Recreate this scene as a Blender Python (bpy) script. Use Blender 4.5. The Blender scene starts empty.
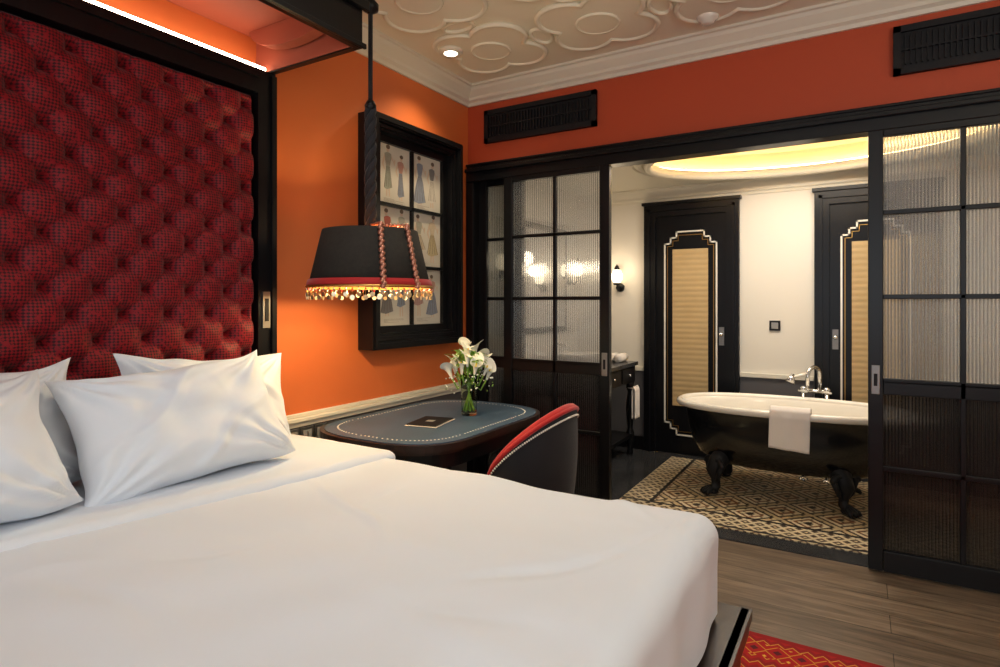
import bpy, math, random
from math import sin, cos, pi, sqrt, radians
from mathutils import Vector, Matrix, noise
random.seed(4)
scene = bpy.context.scene
scene.view_settings.view_transform = 'Standard'
scene.view_settings.look = 'None'
scene.view_settings.exposure = 0.0

# ------------------------------------------------------------------ materials
def srgb(r, g, b):
    f = lambda c: (c/255/12.92) if c/255 <= .04045 else ((c/255+.055)/1.055)**2.4
    return (f(r), f(g), f(b), 1)

def mat(name, col, rough=.5, metal=0, bump=None, var=None, emis=None, sheen=0, coat=0, trans=0, ior=1.45, spec=None):
    m = bpy.data.materials.new(name); m.use_nodes = True
    nt = m.node_tree; b = nt.nodes['Principled BSDF']
    b.inputs['Base Color'].default_value = col
    b.inputs['Roughness'].default_value = rough
    b.inputs['Metallic'].default_value = metal
    b.inputs['IOR'].default_value = ior
    if spec is not None: b.inputs['Specular IOR Level'].default_value = spec
    if sheen: b.inputs['Sheen Weight'].default_value = sheen
    if coat: b.inputs['Coat Weight'].default_value = coat
    if trans: b.inputs['Transmission Weight'].default_value = trans
    if emis:
        b.inputs['Emission Color'].default_value = emis[0]
        b.inputs['Emission Strength'].default_value = emis[1]
    tc = nt.nodes.new('ShaderNodeTexCoord')
    if bump:
        n = nt.nodes.new('ShaderNodeTexNoise'); n.inputs['Scale'].default_value = bump[0]
        n.inputs['Detail'].default_value = 4
        nt.links.new(tc.outputs['Object'], n.inputs['Vector'])
        bp = nt.nodes.new('ShaderNodeBump'); bp.inputs['Strength'].default_value = bump[1]
        bp.inputs['Distance'].default_value = bump[2] if len(bump) > 2 else .01
        nt.links.new(n.outputs['Fac'], bp.inputs['Height'])
        nt.links.new(bp.outputs['Normal'], b.inputs['Normal'])
    if var:
        n = nt.nodes.new('ShaderNodeTexNoise'); n.inputs['Scale'].default_value = var[0]
        nt.links.new(tc.outputs['Object'], n.inputs['Vector'])
        mx = nt.nodes.new('ShaderNodeMix'); mx.data_type = 'RGBA'
        mx.inputs['A'].default_value = col; mx.inputs['B'].default_value = var[1]
        nt.links.new(n.outputs['Fac'], mx.inputs['Factor'])
        nt.links.new(mx.outputs['Result'], b.inputs['Base Color'])
    return m

class NT:
    def __init__(s, m): s.nt = m.node_tree; s.b = s.nt.nodes['Principled BSDF']
    def n(s, t, **kw):
        x = s.nt.nodes.new(t)
        for k, v in kw.items(): setattr(x, k, v)
        return x
    def l(s, a, b): s.nt.links.new(a, b)
    def math(s, op, a, b=None):
        x = s.n('ShaderNodeMath', operation=op)
        for i, v in enumerate((a, b)):
            if v is None: continue
            if isinstance(v, (int, float)): x.inputs[i].default_value = v
            else: s.l(v, x.inputs[i])
        return x.outputs[0]
    def xyz(s):
        tc = s.n('ShaderNodeTexCoord'); sp = s.n('ShaderNodeSeparateXYZ')
        s.l(tc.outputs['Object'], sp.inputs[0]); return tc.outputs['Object'], sp.outputs[0], sp.outputs[1], sp.outputs[2]
    def ramp(s, fac, stops, interp='CONSTANT'):
        r = s.n('ShaderNodeValToRGB'); r.color_ramp.interpolation = interp
        e = r.color_ramp.elements
        e[0].position, e[0].color = stops[0]
        e[1].position, e[1].color = stops[1]
        for p, c in stops[2:]:
            x = e.new(p); x.color = c
        s.l(fac, r.inputs[0]); return r.outputs['Color']
    def mix(s, f, a, b, blend='MIX'):
        x = s.n('ShaderNodeMix', data_type='RGBA', blend_type=blend)
        for k, v in (('Factor', f), ('A', a), ('B', b)):
            if isinstance(v, (int, float, tuple)): x.inputs[k].default_value = v
            else: s.l(v, x.inputs[k])
        return x.outputs['Result']

BLACK = mat('black_lacquer_wood', (.005, .005, .0062, 1), .32, bump=(60, .05, .002), spec=.35)
BLACK2 = mat('black_matte', (.009, .009, .011, 1), .55, spec=.35)
ORANGE = mat('orange_paint', srgb(216, 112, 56), .6, bump=(220, .08, .002))
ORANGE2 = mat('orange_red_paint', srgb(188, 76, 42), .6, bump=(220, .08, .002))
CANRED = mat('canopy_lining_red', srgb(170, 88, 64), .6)
CREAM = mat('cream_plaster', srgb(226, 214, 196), .7, bump=(90, .08, .002))
CEIL = mat('ceiling_paint', srgb(236, 228, 208), .7)
WHITEP = mat('white_trim_paint', srgb(226, 220, 204), .45)
GREYW = mat('grey_wainscot', srgb(92, 90, 92), .5)
BATHW = mat('bath_wall_cream', srgb(232, 226, 214), .6, bump=(90, .05, .002))
LINEN = mat('white_linen', srgb(218, 226, 237), .85, sheen=.1, bump=(600, .12, .001))
PILLOWM = mat('white_cotton', srgb(222, 229, 239), .85, sheen=.1, bump=(14, .12, .01))
CHROME = mat('chrome', (.8, .8, .8, 1), .15, 1)
STEEL = mat('brushed_steel', (.30, .29, .28, 1), .45, 1)
GOLD = mat('gold_brass', srgb(205, 160, 90), .35, 1)
PORC = mat('white_porcelain', srgb(238, 232, 220), .15, coat=.5)
MARBLE = mat('black_marble', (.02, .02, .022, 1), .15, var=(5, (.06, .06, .062, 1)))
MIRROR = mat('mirror_glass', (.85, .85, .85, 1), .03, 1)
NAVY = mat('slate_leather', srgb(62, 84, 106), .42, bump=(300, .2, .002), var=(8, srgb(74, 96, 118)))
RED = mat('red_velvet_trim', srgb(176, 24, 26), .7, sheen=.2)
CHAIRF = mat('black_upholstery', (.012, .012, .016, 1), .85, sheen=.1, bump=(400, .4, .003))
WOODE = mat('dark_walnut', srgb(44, 30, 26), .3, bump=(40, .1, .002))
TUBB = mat('tub_black_enamel', (.006, .006, .007, 1), .22, coat=.3)
TOWEL = mat('white_towel', srgb(240, 232, 224), .95, bump=(260, .6, .004))
BEAD = mat('copper_beads', srgb(190, 135, 115), .3, .8)
COIN = mat('fringe_coins', srgb(214, 196, 160), .28, .9)
SHADE = mat('shade_black_fabric', (.010, .009, .008, 1), .85, bump=(500, .6, .004), var=(60, (.03, .026, .02, 1)))
SHADEIN = mat('shade_lining_gold', srgb(190, 120, 56), .5)
GREEN = mat('stem_green', srgb(86, 130, 48), .5, var=(20, srgb(140, 175, 70)))
PETAL = mat('white_petals', srgb(250, 250, 238), .6)
YEL = mat('pollen_yellow', srgb(220, 190, 60), .6)
LED = mat('led_warm', (1, .8, .55, 1), .5, emis=((1, .78, .58, 1), 15))
LED2 = mat('led_cove', (1, .8, .5, 1), .5, emis=((1, .64, .26, 1), 21))
BULB = mat('bulb_glow', (1, .85, .6, 1), .5, emis=((1, .80, .52, 1), 4))
BULBD = mat('downlight_glow', (1, .9, .8, 1), .5, emis=((1, .85, .65, 1), 12))
PAPER = mat('paper_print', srgb(224, 220, 208), .6, var=(6, srgb(206, 200, 188)))
GREYP = mat('plastic_grey', srgb(150, 148, 145), .4)
GLASSV = mat('vase_glass', srgb(235, 245, 228), .03, trans=1, ior=1.25)

VELVET = mat('red_tufted_velvet', srgb(120, 16, 24), .55, sheen=.10, spec=.3)
t = NT(VELVET); o, X, Y, Z = t.xyz()
a_ = t.math('SINE', t.math('MULTIPLY', t.math('ADD', Y, Z), 300))
b_ = t.math('SINE', t.math('MULTIPLY', t.math('SUBTRACT', Y, Z), 300))
p_ = t.math('MULTIPLY_ADD', t.math('MULTIPLY', a_, b_), 1.4)
p_.node.inputs[2].default_value = .5; p_.node.use_clamp = True
nz = t.n('ShaderNodeTexNoise'); nz.inputs['Scale'].default_value = 70; t.l(o, nz.inputs['Vector'])
p2 = t.math('MULTIPLY', p_, t.math('GREATER_THAN', nz.outputs['Fac'], .42))
t.l(t.mix(p2, srgb(134, 9, 24), srgb(50, 3, 10)), t.b.inputs['Base Color'])

WOODF = mat('grey_oak_floor', srgb(110, 95, 80), .38)
t = NT(WOODF); o, X, Y, Z = t.xyz()
br = t.n('ShaderNodeTexBrick'); br.offset = .37
for k, v in (('Scale', 1), ('Brick Width', 1.5), ('Row Height', .16), ('Mortar Size', .0015), ('Bias', 0)): br.inputs[k].default_value = v
br.inputs['Color1'].default_value = srgb(112, 97, 82); br.inputs['Color2'].default_value = srgb(138, 121, 103); br.inputs['Mortar'].default_value = srgb(56, 48, 40)
t.l(o, br.inputs['Vector'])
mp = t.n('ShaderNodeMapping'); mp.inputs['Scale'].default_value = (1.6, 16, 1); t.l(o, mp.inputs['Vector'])
nz = t.n('ShaderNodeTexNoise'); nz.inputs['Scale'].default_value = 2.2; nz.inputs['Detail'].default_value = 7; nz.inputs['Distortion'].default_value = 1.0; t.l(mp.outputs[0], nz.inputs['Vector'])
g = t.ramp(nz.outputs['Fac'], [(.32, (.42, .40, .38, 1)), (.68, (1.15, 1.12, 1.08, 1))], 'LINEAR')
t.l(t.mix(.85, br.outputs['Color'], g, 'MULTIPLY'), t.b.inputs['Base Color'])

MOSA = mat('encaustic_mosaic_tile', srgb(180, 165, 140), .4)
t = NT(MOSA); o, X, Y, Z = t.xyz()
def tri(v, s):
    return t.math('ABSOLUTE', t.math('SUBTRACT', t.math('FRACT', t.math('DIVIDE', v, s)), .5))
d1 = t.math('ADD', tri(X, .32), tri(Y, .32))
c1 = t.ramp(d1, [(0, srgb(48, 40, 36)), (.09, srgb(206, 188, 154)), (.19, srgb(120, 78, 50)), (.26, srgb(206, 190, 158)), (.36, srgb(46, 40, 36)), (.43, srgb(186, 164, 126)), (.57, srgb(52, 44, 38)), (.63, srgb(204, 188, 156)), (.74, srgb(124, 84, 56)), (.84, srgb(196, 176, 140)), (.92, srgb(48, 40, 36))])
sm = t.math('ADD', tri(X, .053), tri(Y, .053))
c1b = t.mix(t.math('LESS_THAN', sm, .22), c1, srgb(84, 70, 58))
d2 = t.math('ADD', tri(X, .08), tri(Y, .08))
c2 = t.ramp(d2, [(0, srgb(70, 54, 44)), (.28, srgb(198, 182, 150)), (.62, srgb(80, 64, 52)), (.85, srgb(188, 170, 138))])
bx = t.math('MAXIMUM', t.math('LESS_THAN', Y, .38), t.math('LESS_THAN', X, 1.16))
col = t.mix(bx, c1b, c2)
l1 = t.math('LESS_THAN', t.math('ABSOLUTE', t.math('SUBTRACT', Y, .39)), .014)
l2 = t.math('LESS_THAN', t.math('ABSOLUTE', t.math('SUBTRACT', Y, .19)), .012)
l3 = t.math('MULTIPLY', t.math('LESS_THAN', t.math('ABSOLUTE', t.math('SUBTRACT', X, 1.17)), .012), t.math('GREATER_THAN', Y, .38))
t.l(t.mix(t.math('MAXIMUM', t.math('MAXIMUM', l1, l2), l3), col, srgb(40, 36, 34)), t.b.inputs['Base Color'])

RUG = mat('red_pattern_rug', srgb(170, 24, 24), .95)
t = NT(RUG); o, X, Y, Z = t.xyz()
zz = t.math('MULTIPLY', t.math('ABSOLUTE', t.math('SUBTRACT', t.math('FRACT', t.math('DIVIDE', X, .05)), .5)), .05)
f = t.math('FRACT', t.math('DIVIDE', t.math('ADD', Y, zz), .05))
c1 = t.ramp(f, [(0, srgb(160, 18, 20)), (.44, srgb(200, 142, 54)), (.56, srgb(138, 14, 20))])
d1 = t.math('ADD', t.math('ABSOLUTE', t.math('SUBTRACT', t.math('FRACT', t.math('DIVIDE', X, .08)), .5)), t.math('ABSOLUTE', t.math('SUBTRACT', t.math('FRACT', t.math('DIVIDE', Y, .08)), .5)))
c2 = t.ramp(d1, [(0, srgb(214, 164, 60)), (.1, srgb(162, 18, 20)), (.42, srgb(200, 134, 44)), (.5, srgb(160, 18, 22)), (.8, srgb(84, 16, 26))])
b1 = t.math('GREATER_THAN', t.math('FRACT', t.math('DIVIDE', Y, .2)), .55)
c3 = t.mix(b1, c1, c2)
e1 = t.math('GREATER_THAN', Y, -.955)
t.l(t.mix(e1, c3, srgb(140, 16, 20)), t.b.inputs['Base Color'])

def reeded(name, tint, scatter, dcol):
    m = bpy.data.materials.new(name); m.use_nodes = True; nt = m.node_tree; nt.nodes.clear()
    N = nt.nodes.new; L = nt.links.new
    out = N('ShaderNodeOutputMaterial'); tc = N('ShaderNodeTexCoord'); sp = N('ShaderNodeSeparateXYZ'); L(tc.outputs['Object'], sp.inputs[0])
    mu = N('ShaderNodeMath'); mu.operation = 'MULTIPLY'; mu.inputs[1].default_value = 2*pi/.0135; L(sp.outputs[0], mu.inputs[0])
    si = N('ShaderNodeMath'); si.operation = 'SINE'; L(mu.outputs[0], si.inputs[0])
    bp = N('ShaderNodeBump'); bp.inputs['Strength'].default_value = 1; bp.inputs['Distance'].default_value = .002; L(si.outputs[0], bp.inputs['Height'])
    tr = N('ShaderNodeBsdfTransparent')
    rp = N('ShaderNodeValToRGB'); rp.color_ramp.elements[0].color = tuple(c*.5 for c in tint)+(1,); rp.color_ramp.elements[1].color = tint+(1,)
    ma = N('ShaderNodeMath'); ma.operation = 'MULTIPLY_ADD'; ma.inputs[1].default_value = .5; ma.inputs[2].default_value = .5; L(si.outputs[0], ma.inputs[0]); L(ma.outputs[0], rp.inputs[0])
    L(rp.outputs[0], tr.inputs[0])
    rf = N('ShaderNodeBsdfRefraction'); rf.inputs['Roughness'].default_value = .22; rf.inputs['IOR'].default_value = 1.2; L(rp.outputs[0], rf.inputs['Color']); L(bp.outputs[0], rf.inputs['Normal'])
    df = N('ShaderNodeBsdfTranslucent'); df.inputs['Color'].default_value = dcol
    dd = N('ShaderNodeBsdfDiffuse'); dd.inputs['Color'].default_value = tuple(c*.4 for c in dcol[:3])+(1,)
    gl = N('ShaderNodeBsdfGlossy'); gl.inputs['Roughness'].default_value = .12; gl.inputs['Color'].default_value = (.9, .9, .9, 1); L(bp.outputs[0], gl.inputs['Normal'])
    m1 = N('ShaderNodeMixShader'); m1.inputs[0].default_value = .6; L(tr.outputs[0], m1.inputs[1]); L(rf.outputs[0], m1.inputs[2])
    m2 = N('ShaderNodeMixShader'); m2.inputs[0].default_value = scatter; L(m1.outputs[0], m2.inputs[1])
    m2b = N('ShaderNodeMixShader'); m2b.inputs[0].default_value = .35; L(df.outputs[0], m2b.inputs[1]); L(dd.outputs[0], m2b.inputs[2]); L(m2b.outputs[0], m2.inputs[2])
    m3 = N('ShaderNodeMixShader'); m3.inputs[0].default_value = .06; L(m2.outputs[0], m3.inputs[1]); L(gl.outputs[0], m3.inputs[2])
    L(m3.outputs[0], out.inputs[0]); return m
GLASS = reeded('reeded_glass', (.82, .86, .93), .28, (.56, .59, .64, 1))
GLASSD = reeded('smoked_glass', (.10, .10, .11), .3, (.045, .045, .05, 1))
GLASSM = reeded('smoked_glass_mid', (.20, .21, .21), .3, (.10, .11, .11, 1))

# ------------------------------------------------------------------ mesh builder
class M:
    def __init__(s): s.v = []; s.f = []; s.m = []; s.fm = []; s.sm = []
    def mi(s, m):
        if m not in s.m: s.m.append(m)
        return s.m.index(m)
    def add(s, vs, fs, m, smooth=False):
        k = len(s.v); i = s.mi(m)
        s.v += [tuple(v) for v in vs]
        for f in fs: s.f.append([a+k for a in f]); s.fm.append(i); s.sm.append(smooth)
    def box(s, x0, x1, y0, y1, z0, z1, m, T=None):
        vs = [(x, y, z) for z in (z0, z1) for y in (y0, y1) for x in (x0, x1)]
        if T: vs = [T @ Vector(v) for v in vs]
        s.add(vs, [(0, 2, 3, 1), (4, 5, 7, 6), (0, 1, 5, 4), (2, 6, 7, 3), (0, 4, 6, 2), (1, 3, 7, 5)], m)
    def lathe(s, prof, c, m, n=32, smooth=True, sx=1, sy=1, T=None):
        vs = []
        for r, z in prof:
            for i in range(n):
                a = 2*pi*i/n; v = Vector((r*cos(a)*sx, r*sin(a)*sy, z))
                if T: v = T @ v
                vs.append(v+Vector(c))
        fs = [(j*n+i, j*n+(i+1) % n, (j+1)*n+(i+1) % n, (j+1)*n+i) for j in range(len(prof)-1) for i in range(n)]
        s.add(vs, fs, m, smooth)
    def cyl(s, p0, p1, r0, r1, m, n=16, smooth=True):
        p0 = Vector(p0); p1 = Vector(p1); d = (p1-p0); L = d.length
        T = d.to_track_quat('Z', 'Y').to_matrix().to_4x4()
        s.lathe([(0, 0), (r0, 0), (r1, L), (0, L)], p0, m, n, smooth, T=T)
    def tube(s, pts, r, m, n=8, closed=False, up=None):
        pts = [Vector(p) for p in pts]; N = len(pts); vs = []
        prev = None
        for i, p in enumerate(pts):
            if closed: d = pts[(i+1) % N]-pts[i-1]
            else: d = pts[min(i+1, N-1)]-pts[max(i-1, 0)]
            d.normalize()
            ref = Vector(up) if up else (prev if prev else (Vector((0, 0, 1)) if abs(d.z) < .9 else Vector((1, 0, 0))))
            a = d.cross(ref).normalized(); b = a.cross(d).normalized(); prev = b
            rr = r[i] if isinstance(r, (list, tuple)) else r
            for k in range(n):
                t_ = 2*pi*k/n; vs.append(p+a*cos(t_)*rr+b*sin(t_)*rr)
        fs = []
        for i in range(N if closed else N-1):
            for k in range(n):
                j = (i+1) % N
                fs.append((i*n+k, i*n+(k+1) % n, j*n+(k+1) % n, j*n+k))
        if not closed:
            fs.append(tuple(range(n))); fs.append(tuple((N-1)*n+k for k in range(n)))
        s.add(vs, fs, m, True)
    def sph(s, c, r, m, n=12, k=8, sc=(1, 1, 1)):
        prof = [(r*sin(pi*j/k)+1e-5, -r*cos(pi*j/k)) for j in range(k+1)]
        T = Matrix.Diagonal((sc[0], sc[1], sc[2], 1))
        s.lathe(prof, c, m, n, True, T=T)
    def prism(s, poly, h0, h1, m, f=lambda a, b, h: (a, b, h), smooth=False):
        n = len(poly)
        vs = [f(a, b, h0) for a, b in poly]+[f(a, b, h1) for a, b in poly]
        fs = [tuple(range(n))[::-1], tuple(range(n, 2*n))]+[(i, (i+1) % n, n+(i+1) % n, n+i) for i in range(n)]
        s.add(vs, fs, m, smooth)
    def grid(s, fn, nu, nv, m, smooth=True):
        vs = [fn(i/nu, j/nv) for j in range(nv+1) for i in range(nu+1)]
        w = nu+1
        fs = [(j*w+i, j*w+i+1, (j+1)*w+i+1, (j+1)*w+i) for j in range(nv) for i in range(nu)]
        s.add(vs, fs, m, smooth)
    def build(s, name, bevel=0, recalc=True, solid=0, sub=0):
        me = bpy.data.meshes.new(name); me.from_pydata(s.v, [], s.f)
        for m in s.m: me.materials.append(m)
        me.polygons.foreach_set('material_index', s.fm); me.polygons.foreach_set('use_smooth', s.sm)
        me.update()
        if recalc:
            import bmesh
            bm = bmesh.new(); bm.from_mesh(me); bmesh.ops.recalc_face_normals(bm, faces=bm.faces); bm.to_mesh(me); bm.free()
        o = bpy.data.objects.new(name, me); scene.collection.objects.link(o)
        if solid:
            q = o.modifiers.new('s', 'SOLIDIFY'); q.thickness = solid; q.offset = 0
        if sub:
            q = o.modifiers.new('sub', 'SUBSURF'); q.levels = sub; q.render_levels = sub
        if bevel:
            b = o.modifiers.new('b', 'BEVEL'); b.width = bevel; b.segments = 2; b.limit_method = 'ANGLE'; b.angle_limit = radians(40)
        return o

# ------------------------------------------------------------------ camera
cam = bpy.data.cameras.new('camera'); co = bpy.data.objects.new('camera', cam); scene.collection.objects.link(co)
co.location = (2.34, -3.447, 1.3); co.rotation_euler = (radians(90), 0, radians(31.1))
cam.lens = 21.49; cam.sensor_width = 36; cam.shift_y = -.0305; cam.clip_start = .02
scene.camera = co

# ------------------------------------------------------------------ room shell
CH = 2.78; RX = 4.7; FY = -5.4; BX0 = .06; BX1 = 3.5; BY = 1.75; BC = 2.30
def one(name, *a, bevel=0):
    m = M(); m.box(*a); return m.build(name, bevel)
one('floor', -.12, RX+.12, FY-.12, 0, -.1, 0, WOODF)
one('wall_left', -.12, 0, FY-.12, .12, 0, CH+.1, ORANGE)
one('wall_right', RX, RX+.12, FY-.12, .12, 0, CH+.1, CREAM)
one('ceiling', 0, RX, FY, 0, CH, CH+.1, CEIL)
w = M()
w.box(0, RX, 0, .12, 2.2, CH+.1, ORANGE2); w.box(3.42, RX, 0, .12, 0, 2.2, ORANGE2)
w.build('wall_back')
w = M()
w.box(0, RX, FY-.12, FY, 0, .7, CREAM); w.box(0, RX, FY-.12, FY, 2.3, CH, CREAM)
w.box(0, .9, FY-.12, FY, .7, 2.3, CREAM); w.box(3.9, RX, FY-.12, FY, .7, 2.3, CREAM)
w.build('wall_front')
w = M()
for x in (.9, 2.38, 3.84): w.box(x, x+.06, FY-.09, FY-.03, .7, 2.3, BLACK)
for z in (.7, 2.24): w.box(.9, 3.9, FY-.09, FY-.03, z, z+.06, BLACK)
w.build('window_1')

def crown(name, p0, p1, inward, z):
    m = M(); d = Vector(inward)
    prof = [(0, -.12), (.015, -.12), (.02, -.10), (.038, -.088), (.04, -.07), (.075, -.035), (.085, -.018), (.10, -.014), (.10, 0), (0, 0)]
    vs = []
    for p in (p0, p1):
        for a, b in prof:
            vs.append(Vector(p)+d*a+Vector((0, 0, z+b)))
    n = len(prof)
    m.add(vs, [(i, (i+1) % n, n+(i+1) % n, n+i) for i in range(n)]+[tuple(range(n)), tuple(range(n, 2*n))], WHITEP)
    return m.build(name)
crown('trim_1', (0, FY, 0), (0, 0, 0), (1, 0, 0), CH)
crown('trim_2', (0, 0, 0), (RX, 0, 0), (0, -1, 0), CH)

# ceiling plaster relief : raised cloud-like medallions, closely packed
m = M()
def qpts(cx, cy, sc, rot=0, n=64):
    d, rho = .17*sc, .15*sc; pts = []
    for i in range(n):
        th = 2*pi*i/n; ph = (th+pi/4) % (pi/2)-pi/4
        R = d*cos(ph)+sqrt(max(rho**2-(d*sin(ph))**2, 0))
        pts.append((cx+R*cos(th+rot), cy+R*sin(th+rot)))
    return pts
def quatre(cx, cy, sc, r, z, rot=0):
    m.tube([(a, b, z) for a, b in qpts(cx, cy, sc, rot)], r, CEIL, 6, True, up=(0, 0, 1))
C = .66
for i in range(0, 7):
    for j in range(0, 8):
        cx = .50+i*C; cy = -.50-j*C
        if cx+.34 > RX: continue
        m.prism(qpts(cx, cy, 1.02, pi/4), CH-.012, CH, CEIL)
        quatre(cx, cy, 1.02, .015, CH-.009, pi/4)
        m.prism([(cx+.11*cos(a), cy+.11*sin(a)) for a in [2*pi*k/28 for k in range(28)]], CH-.018, CH-.012, CEIL)
        m.tube([(cx+.11*cos(a), cy+.11*sin(a), CH-.013) for a in [2*pi*k/28 for k in range(28)]], .010, CEIL, 6, True, up=(0, 0, 1))
        for dx_, dy_, sa, sb in ((C/2, 0, .05, .09), (0, -C/2, .09, .05)):
            m.tube([(cx+dx_+sa*cos(a), cy+dy_+sb*sin(a), CH-.002) for a in [2*pi*k/24 for k in range(24)]], .012, CEIL, 6, True, up=(0, 0, 1))
m.build('ceiling_plaster_moulding')

m = M()
m.lathe([(.035, CH-.028), (.06, CH-.034), (.07, CH-.022), (.072, CH)], (0.30, -.62, 0), WHITEP, 28)
m.lathe([(0, CH-.029), (.040, CH-.029)], (.30, -.62, 0), BULBD, 24)
m.build('recessed_downlight')
m = M()
m.lathe([(0, CH-.045), (.03, CH-.045), (.036, CH-.03), (.05, CH-.025), (.055, CH-.012), (.055, CH)], (1.67, -.27, 0), PORC, 24)
m.build('smoke_detector')

def vent(name, x0, x1, z0, z1):
    m = M()
    m.box(x0, x1, -.012, -.001, z0, z1, BLACK2)
    for a in ((x0, x1, z0, z0+.03), (x0, x1, z1-.03, z1), (x0, x0+.03, z0, z1), (x1-.03, x1, z0, z1)):
        m.box(a[0], a[1], -.03, -.001, a[2], a[3], BLACK2)
    n = int((x1-x0-.08)/.022)
    for i in range(n):
        x = x0+.045+i*.022; m.box(x, x+.007, -.024, -.008, z0+.045, z1-.045, BLACK2)
    m.box(x0+.03, x1-.03, -.026, -.008, (z0+z1)/2-.004, (z0+z1)/2+.004, BLACK2)
    m.build(name)
vent('air_vent', .15, .96, 2.385, 2.605); vent('air_vent', 2.476, 3.3, 2.39, 2.62)

m = M()
m.box(.02, 3.6, -.05, -.001, 2.13, 2.24, BLACK); m.box(.02, 3.6, -.075, -.05, 2.19, 2.215, BLACK)
m.box(.02, 3.6, -.06, -.001, 2.235, 2.25, BLACK)
m.box(0.002, .065, -.03, .12, 0, 2.2, BLACK); m.box(3.36, 3.42, -.03, .12, 0, 2.2, BLACK)
m.box(.065, 3.36, .0, .12, 2.145, 2.2, BLACK)
m.build('trim_3', .004)

ZR = [.11, .504, .926, 1.33, 1.735, 2.10]
def sdoor(name, x0, x1, y0, y1, cols, handle=None, g1=GLASS, g0=GLASSD):
    m = M(); yc = (y0+y1)/2; st = .062
    m.box(x0, x0+st, y0, y1, .012, 2.16, BLACK); m.box(x1-st, x1, y0, y1, .012, 2.16, BLACK)
    m.box(x0+st, x1-st, y0, y1, .012, .11, BLACK); m.box(x0+st, x1-st, y0, y1, 2.10, 2.16, BLACK)
    m.box(x0+st, x1-st, y0+.006, y1-.006, .86, .926, BLACK)
    for z in ZR[1:-1]: m.box(x0+st, x1-st, y0+.006, y1-.006, z-.011, z+.011, BLACK)
    for c in range(1, cols):
        xc = x0+st+(x1-x0-2*st)*c/cols; m.box(xc-.011, xc+.011, y0+.006, y1-.006, .11, 2.10, BLACK)
    for (za, zb, g) in ((.11, .86, g0), (.926, 2.1, g1)):
        m.add([(x0+st, yc, za), (x1-st, yc, za), (x1-st, yc, zb), (x0+st, yc, zb)], [(0, 1, 2, 3)], g)
    if handle is not None:
        h = handle
        m.box(h-.018, h+.018, y0-.004, y0+.004, .86, 1.0, STEEL); m.box(h-.008, h+.008, y0-.006, y0+.002, .90, .96, BLACK2)
    return m.build(name, .003, recalc=False)
sdoor('door_1', .3156, 1.053, -.045, -.005, 2, 1.022)
sdoor('door_2', 2.373, 3.11, -.045, -.005, 2, 2.404)
sdoor('door_3', .07, .42, .03, .065, 1, None, GLASSM)
sdoor('door_4', 3.0, 3.355, .03, .065, 1, None, GLASSM)

# ---- bathroom shell
one('wall_bath_left', -.06, .06, .12, BY, 0, 2.7, BATHW)
one('wall_bath_right', BX1, BX1+.12, .12, BY+.12, 0, 2.7, BATHW)
m = M(); m.box(.06, BX1, BY, BY+.12, 0, 2.7, BATHW); m.box(-.06, .06, BY, BY+.12, 0, 2.7, BATHW)
m.build('wall_bath_back')
m = M(); m.box(.06, BX1, .12, BY, -.1, .004, MARBLE); m.box(.066, 3.355, .0, .12, -.1, .006, MARBLE)
m.box(.98, 3.3, .16, BY-.14, .004, .008, MOSA)
m.build('floor_bath')
m = M()
for a, b in ((.06, .70), (1.50, 2.035), (2.835, BX1)):
    m.box(a, b, BY-.012, BY-.001, .0, .70, GREYW); m.box(a, b, BY-.03, BY-.001, .70, .735, WHITEP); m.box(a, b, BY-.025, BY-.001, .0, .12, BLACK)
m.build('trim_4', .003)
OX, OY, OA, OB = 2.0, .93, .98, .62
def ell(a, b, z, n=96): return [(OX+a*cos(2*pi*i/n), OY+b*sin(2*pi*i/n), z) for i in range(n)]
m = M(); n = 96
outer = []
for i in range(n):
    th = 2*pi*i/n; c, s_ = cos(th), sin(th)
    tx = ((BX1-OX)/c if c > 0 else (.06-OX)/c) if abs(c) > 1e-6 else 1e9
    ty = ((BY-OY)/s_ if s_ > 0 else (.12-OY)/s_) if abs(s_) > 1e-6 else 1e9
    tt = min(tx, ty); outer.append((OX+tt*c, OY+tt*s_, BC))
rings = [outer, ell(OA, OB, BC), ell(OA, OB, BC+.03), ell(OA+.10, OB+.10, BC+.03), ell(OA+.10, OB+.10, BC+.17), ell(OA+.02, OB+.02, BC+.21), ell(OA*.8, OB*.8, BC+.26), ell(OA*.4, OB*.4, BC+.30), ell(.01, .01, BC+.31)]
vs = [p for r in rings for p in r]
fs = [(k*n+i, k*n+(i+1) % n, (k+1)*n+(i+1) % n, (k+1)*n+i) for k in range(len(rings)-1) for i in range(n)]
m.add(vs, fs, WHITEP)
m.box(.06, BX1, .12, BY, 2.66, 2.7, CEIL)
m.build('ceiling_bath', recalc=False)
m = M()
for r, z, rr in ((0.02, BC-.012, .028), (.075, BC-.004, .018), (.13, BC-.002, .012)):
    m.tube(ell(OA+r, OB+r*.9, z), rr, WHITEP, 8, True, up=(0, 0, 1))
for k, r in enumerate((.82, .60)):
    m.tube(ell(OA*r, OB*r, BC+(.25 if k == 0 else .275)), .012, WHITEP, 6, True, up=(0, 0, 1))
m.build('trim_5')
m = M(); m.tube(ell(OA+.055, OB+.055, BC+.042), .008, LED2, 6, True, up=(0, 0, 1)); m.build('cove_light_strip')
crown('trim_6', (.06, BY, 0), (BX1, BY, 0), (0, -.6, 0), BC)

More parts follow.
